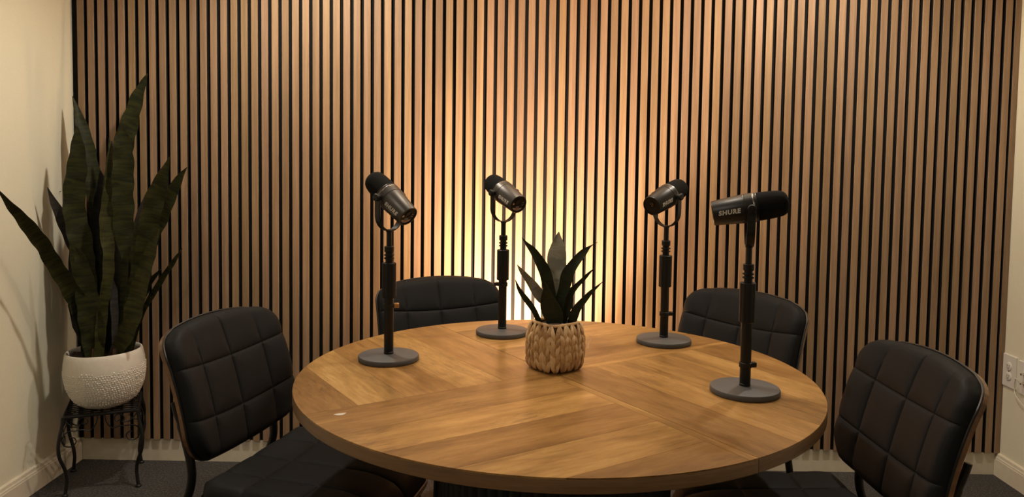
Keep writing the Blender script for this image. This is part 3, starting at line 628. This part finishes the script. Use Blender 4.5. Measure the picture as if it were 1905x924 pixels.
pl = thing('potted_snake_plant', (SC[0] + .016, SC[1] - .012, 0), 0, 'tall snake plant in a white dimpled ceramic bowl on the iron stand', 'plant')
PZ = ZT + .0052
prof = [(.050, 0), (.062, .0015), (.084, .009), (.104, .025), (.1205, .050), (.132, .082), (.138, .115), (.1395, .143), (.1375, .170), (.1335, .192), (.1315, .203), (.1285, .2085), (.1245, .209), (.1205, .205), (.120, .195), (.121, .17)]
pot = MB().lathe([(r, z + PZ) for r, z in prof], 72).build('pot', M['ceramic'], pl, 50, rot=(0, math.radians(-1.6), 0))
pot.location = (PZ * math.sin(math.radians(1.6)), 0, 0)
def prof_r(z):
    for (r0, z0), (r1, z1) in zip(prof, prof[1:]):
        if z0 <= z <= z1: return r0 + (r1 - r0) * (z - z0) / (z1 - z0)
    return .13
dm = MB(); rr = random.Random(3)
rows = 17
for k in range(rows):
    z = .020 + .128 * k / (rows - 1)
    r = prof_r(z); n = int(2 * PI * r / .0092)
    for i in range(n):
        if k in (0, rows - 1, rows - 2) and rr.random() < (.55, .0, .6)[(0, rows - 2, rows - 1).index(k) if k in (0, rows - 2) else 2]: continue
        a = 2 * PI * (i + .5 * (k % 2) + rr.uniform(-.18, .18)) / n; zz = z + rr.uniform(-.0018, .0018); r2 = prof_r(zz); s = rr.uniform(.0022, .0040)
        dr = (prof_r(zz + .004) - prof_r(zz - .004)) / .008; nn = Vector((math.cos(a), math.sin(a), -dr)).normalized()
        c = Vector((r2 * math.cos(a), r2 * math.sin(a), zz + PZ)); t1 = nn.orthogonal().normalized(); t2 = nn.cross(t1); vs = [c + nn * s * .62]
        for ring, (ra, hh) in enumerate(((.55, .48), (1., -.1))):
            for q in range(7): b = 2 * PI * q / 7; vs.append(c + (t1 * math.cos(b) + t2 * math.sin(b)) * s * ra + nn * s * hh)
        fs = [(0, 1 + q, 1 + (q + 1) % 7) for q in range(7)] + [(1 + q, 8 + q, 8 + (q + 1) % 7, 1 + (q + 1) % 7) for q in range(7)]
        dm.add(vs, fs)
bd = dm.build('raised_dots', M['ceramic'], pot, 80); bd['kind'] = 'stuff'
so = MB(); rs = random.Random(5)
def soilz(a, b): return PZ + .190 + .006 * math.sin(a * 90) * math.cos(b * 70) + rs.uniform(-.002, .002)
n = 26; vs = [(0, 0, PZ + .194)]
for k in range(1, 7):
    for i in range(n): a = 2 * PI * i / n; r = .1205 * k / 6; vs.append((r * math.cos(a), r * math.sin(a), soilz(r * math.cos(a), r * math.sin(a))))
fs = [(0, 1 + i, 1 + (i + 1) % n) for i in range(n)] + [(1 + (k - 1) * n + i, 1 + k * n + i, 1 + k * n + (i + 1) % n, 1 + (k - 1) * n + (i + 1) % n) for k in range(1, 6) for i in range(n)]
so.add(vs, fs); so.build('soil', M['soil'], pl, 60)
for x, y, hh in ((-.005, -.075, .05), (.06, -.05, .045), (.072, -.062, .02), (.02, -.085, .016)):
    MB().lathe([(.006, PZ + .17), (.007, PZ + .18 + hh * .5), (.0055, PZ + .18 + hh)], 10, Matrix.Translation((x, y, 0))).build('dry_stub', M['stub'], pl)
rl = random.Random(11)
for key, P in BIG_LEAVES:
    P = [(x - pl.location.x, y - pl.location.y, z, w_) for x, y, z, w_ in P]; Q_ = []
    for x, y, z, w_ in P:                         # keep the stems inside the rim
        lim = max(.01, .108 - w_) + max(0, z - .52) * 3; q = math.hypot(x, y); k = min(1, lim / q) if q > 0 else 1; Q_.append((x * k, y * k, z, w_))
    P = Q_
    make_leaf(P, 'leaf_' + key, pl, rl, pl.location, extend=.02)

# ------------------------------------------------------------------ basket plant on the table
BC = (.099, 1.945)
bp = thing('basket_plant', (BC[0], BC[1], TH + .0002), 0, 'small agave-like plant in a woven straw basket in the middle of the table', 'plant')
BA = math.radians(38)                             # the basket's faces, turned so a corner comes forward
def bask(s, z, off=0.):
    """point on the rounded-square basket at perimeter parameter s in [0,1), height z in [0,1]"""
    hwid = (.0555 + .0030 * math.sin(PI * min(1, z * 1.08)) - .0045 * max(0, z - .7) / .3 - .002 * max(0, .12 - z) / .12) + off
    a = 2 * PI * s; c, d = math.cos(a), math.sin(a); e = 4.2; r = hwid / (abs(c) ** e + abs(d) ** e) ** (1 / e)
    x, y = r * c, r * d; return Vector((x * math.cos(BA) - y * math.sin(BA), x * math.sin(BA) + y * math.cos(BA), .003 + z * .114))
inner = MB(); vs = []; ns = 64
zz = [0, .03, .15, .3, .5, .7, .85, .97]
for z in zz: vs += [tuple(bask(i / ns, z, -.006)) for i in range(ns)]
fs = [(k * ns + i, k * ns + (i + 1) % ns, (k + 1) * ns + (i + 1) % ns, (k + 1) * ns + i) for k in range(len(zz) - 1) for i in range(ns)] + [tuple(reversed(range(ns)))]
inner.add(vs, fs); bk = inner.build('basket', M['straw_core'], bp, 60)
MB().add([tuple(bask(i / ns, .93, -.006)) for i in range(ns)], [tuple(range(ns))]).build('soil', M['soil'], bp, 0)
rb = random.Random(21)
def strand(s0, s1, z0, z1, rad, depth):
    pts = []; rr_ = []
    for k in range(6):
        t = k / 5; s = s0 + (s1 - s0) * t; z = z0 + (z1 - z0) * t
        pts.append(bask(s % 1, max(0., min(1., z)), depth * (math.sin(PI * t) ** .7) - .0015)); rr_.append(rad * (.28 + .8 * math.sin(PI * min(1, .06 + t * .9)) ** .8))
    out = (pts[2] - Vector((0, 0, pts[2].z))).normalized(); m = MB(); m.tube(pts, rr_, 6, .72, up=tuple(out)); return m.build('strand', M['straw'], bk, 60)
cols, lev = 18, 5
# perimeter parameter by equal arc length
tab = [0.]; prev = bask(0, .5)
for i in range(1, 721): q = bask(i / 720 % 1, .5); tab.append(tab[-1] + (q - prev).length); prev = q
def sarc(t):
    t = (t % 1) * tab[-1]; lo = 0
    for i in range(720):
        if tab[i + 1] >= t: return (i + (t - tab[i]) / max(1e-9, tab[i + 1] - tab[i])) / 720
    return 0
def unw(a, b): return b + round(a - b)
for c in range(cols):
    for k in range(lev):
        z0 = -.03 + k / lev * .88; z1 = z0 + .34
        if z1 > 1.02: z1 = 1.02
        for sg in (-1, 1):
            cc = (c + .5 + sg * .07 + rb.uniform(-.05, .05)) / cols; ee = (c + .5 + sg * .44 + rb.uniform(-.05, .05)) / cols
            a, b = sarc(cc), sarc(ee); b = unw(a, b)
            j = rb.uniform(-.02, .02)
            strand(a, b, z0 + j, z1 + j, (.0056 if sg > 0 else .0060) * rb.uniform(.85, 1.15), .0032 + rb.uniform(-.001, .0015))
MB().tube([tuple(bask(i / 60, 1.0, -.004)) for i in range(60)], .0042, 8, closed=True).build('rim', M['straw'], bk)
rl = random.Random(4)
for key, P in SMALL_LEAVES:
    P = [(x - BC[0], y - BC[1], z - TH, w_ * 1.1) for x, y, z, w_ in P]
    make_leaf(P, {'m': 'leaf_m', 'k': 'leaf_n', 'g': 'leaf_n'}[key], bp, rl, bp.location, wav=.06, extend=.0, fold=.16, th=.0006)

# ------------------------------------------------------------------ small things
def outlet(y0, y1, z0, z1, name, label, kind):
    t = thing(name, (XR, (y0 + y1) / 2, (z0 + z1) / 2), 0, label, 'outlet', None); hy, hz = (y1 - y0) / 2, (z1 - z0) / 2
    a = MB(); a.box(-hy, hy, -hz, hz, 0, .006, .0018); MB().add([(-z, x, y) for x, y, z in a.v], [tuple(reversed(f)) for f in a.f]).build('cover_plate', M['plate'], t, 0)
    if kind == 'duplex':
        for s in (-1, 1):
            g = MB(); g.lathe([(.0165, .0055), (.0165, .0082), (.0155, .0088)], 24, Matrix.Translation((0, 0, s * .0195)) @ Matrix.Rotation(-PI / 2, 4, 'Y')); f = g.build('socket', M['plate'], t)
            for yy in (-.0055, .0055): MB().box(-.0092, -.0087, yy - .0011, yy + .0011, s * .0195 - .001, s * .0195 + .007).build('slot', M['slot'], f, 0)
            MB().lathe([(.0022, .0087), (.0022, .0092)], 12, Matrix.Translation((0, 0, s * .0195 - .007)) @ Matrix.Rotation(-PI / 2, 4, 'Y')).build('slot', M['slot'], f)
        MB().lathe([(.0032, .006), (.0028, .0075)], 12, Matrix.Rotation(-PI / 2, 4, 'Y')).build('screw', M['metal'], t)
    else:
        for zz_ in (.018, -.018): MB().lathe([(.0052, .006), (.0052, .010), (.004, .0102), (.004, .021), (.0025, .0215)], 14, Matrix.Translation((0, .0, zz_)) @ Matrix.Rotation(-PI / 2, 4, 'Y')).build('connector', M['metal'], t)
outlet(2.976, 3.055, .370, .497, 'power_outlet', 'white duplex power outlet low on the right wall, nearest the slats', 'duplex')
outlet(2.882, 2.961, .366, .493, 'cable_outlet', 'white wall plate with metal connectors at the right edge', 'coax')
pts = [(XR - .021, 2.9215, .4135), (XR - .035, 2.930, .430), (XR - .020, 2.953, .418), (XR - .012, 2.969, .388), (XR - .012, 2.960, .355), (XR - .012, 2.907, .329), (XR - .012, 2.80, .28), (XR - .018, 2.74, .16), (XR - .03, 2.72, .004)]
tag(MB().tube(smooth_path(pts, 8), .0016, 8).build('white_cable', M['cable']), 'thin white cable looping from the wall plate at the right edge', 'cable')
a = MB(); a.lathe([(.0008, 0), (.0008, .006), (.0022, .0062), (.0020, .0075)], 10, Matrix.Translation((XL - .001, 2.964, 1.085)) @ Matrix.Rotation(PI / 2, 4, 'Y')); tag(a.build('wall_nail', M['slot']), 'tiny dark nail in the cream wall above the plant', 'nail')
"""clear dab on the table's left rim"""
dab, nt, b = mat('clear_adhesive', (.55, .50, .42), .15, spec=.6)
vs = [(0, 0, .0010)] + [((.012 + .003 * math.sin(3 * q)) * math.cos(q), .007 * math.sin(q), .0) for q in lin(0, 2 * PI * 15 / 16, 16)]
tag(MB().add(vs, [(0, 1 + i, 1 + (i + 1) % 16) for i in range(16)]).build('adhesive_dab', dab, None, 60, (-.358, 1.568, TH + .0002), (0, 0, .5)), 'small clear smear of adhesive near the left rim of the table', 'smear')
tag(MB().tube(smooth_path([(.200, 2.14, TH + .001), (.203, 2.15, TH + .012), (.210, 2.16, TH + .024), (.203, 2.165, TH + .034)], 4), .0006, 5).build('glue_thread', M['cable']), 'fine white thread of glue standing on the table right of the basket', 'thread')
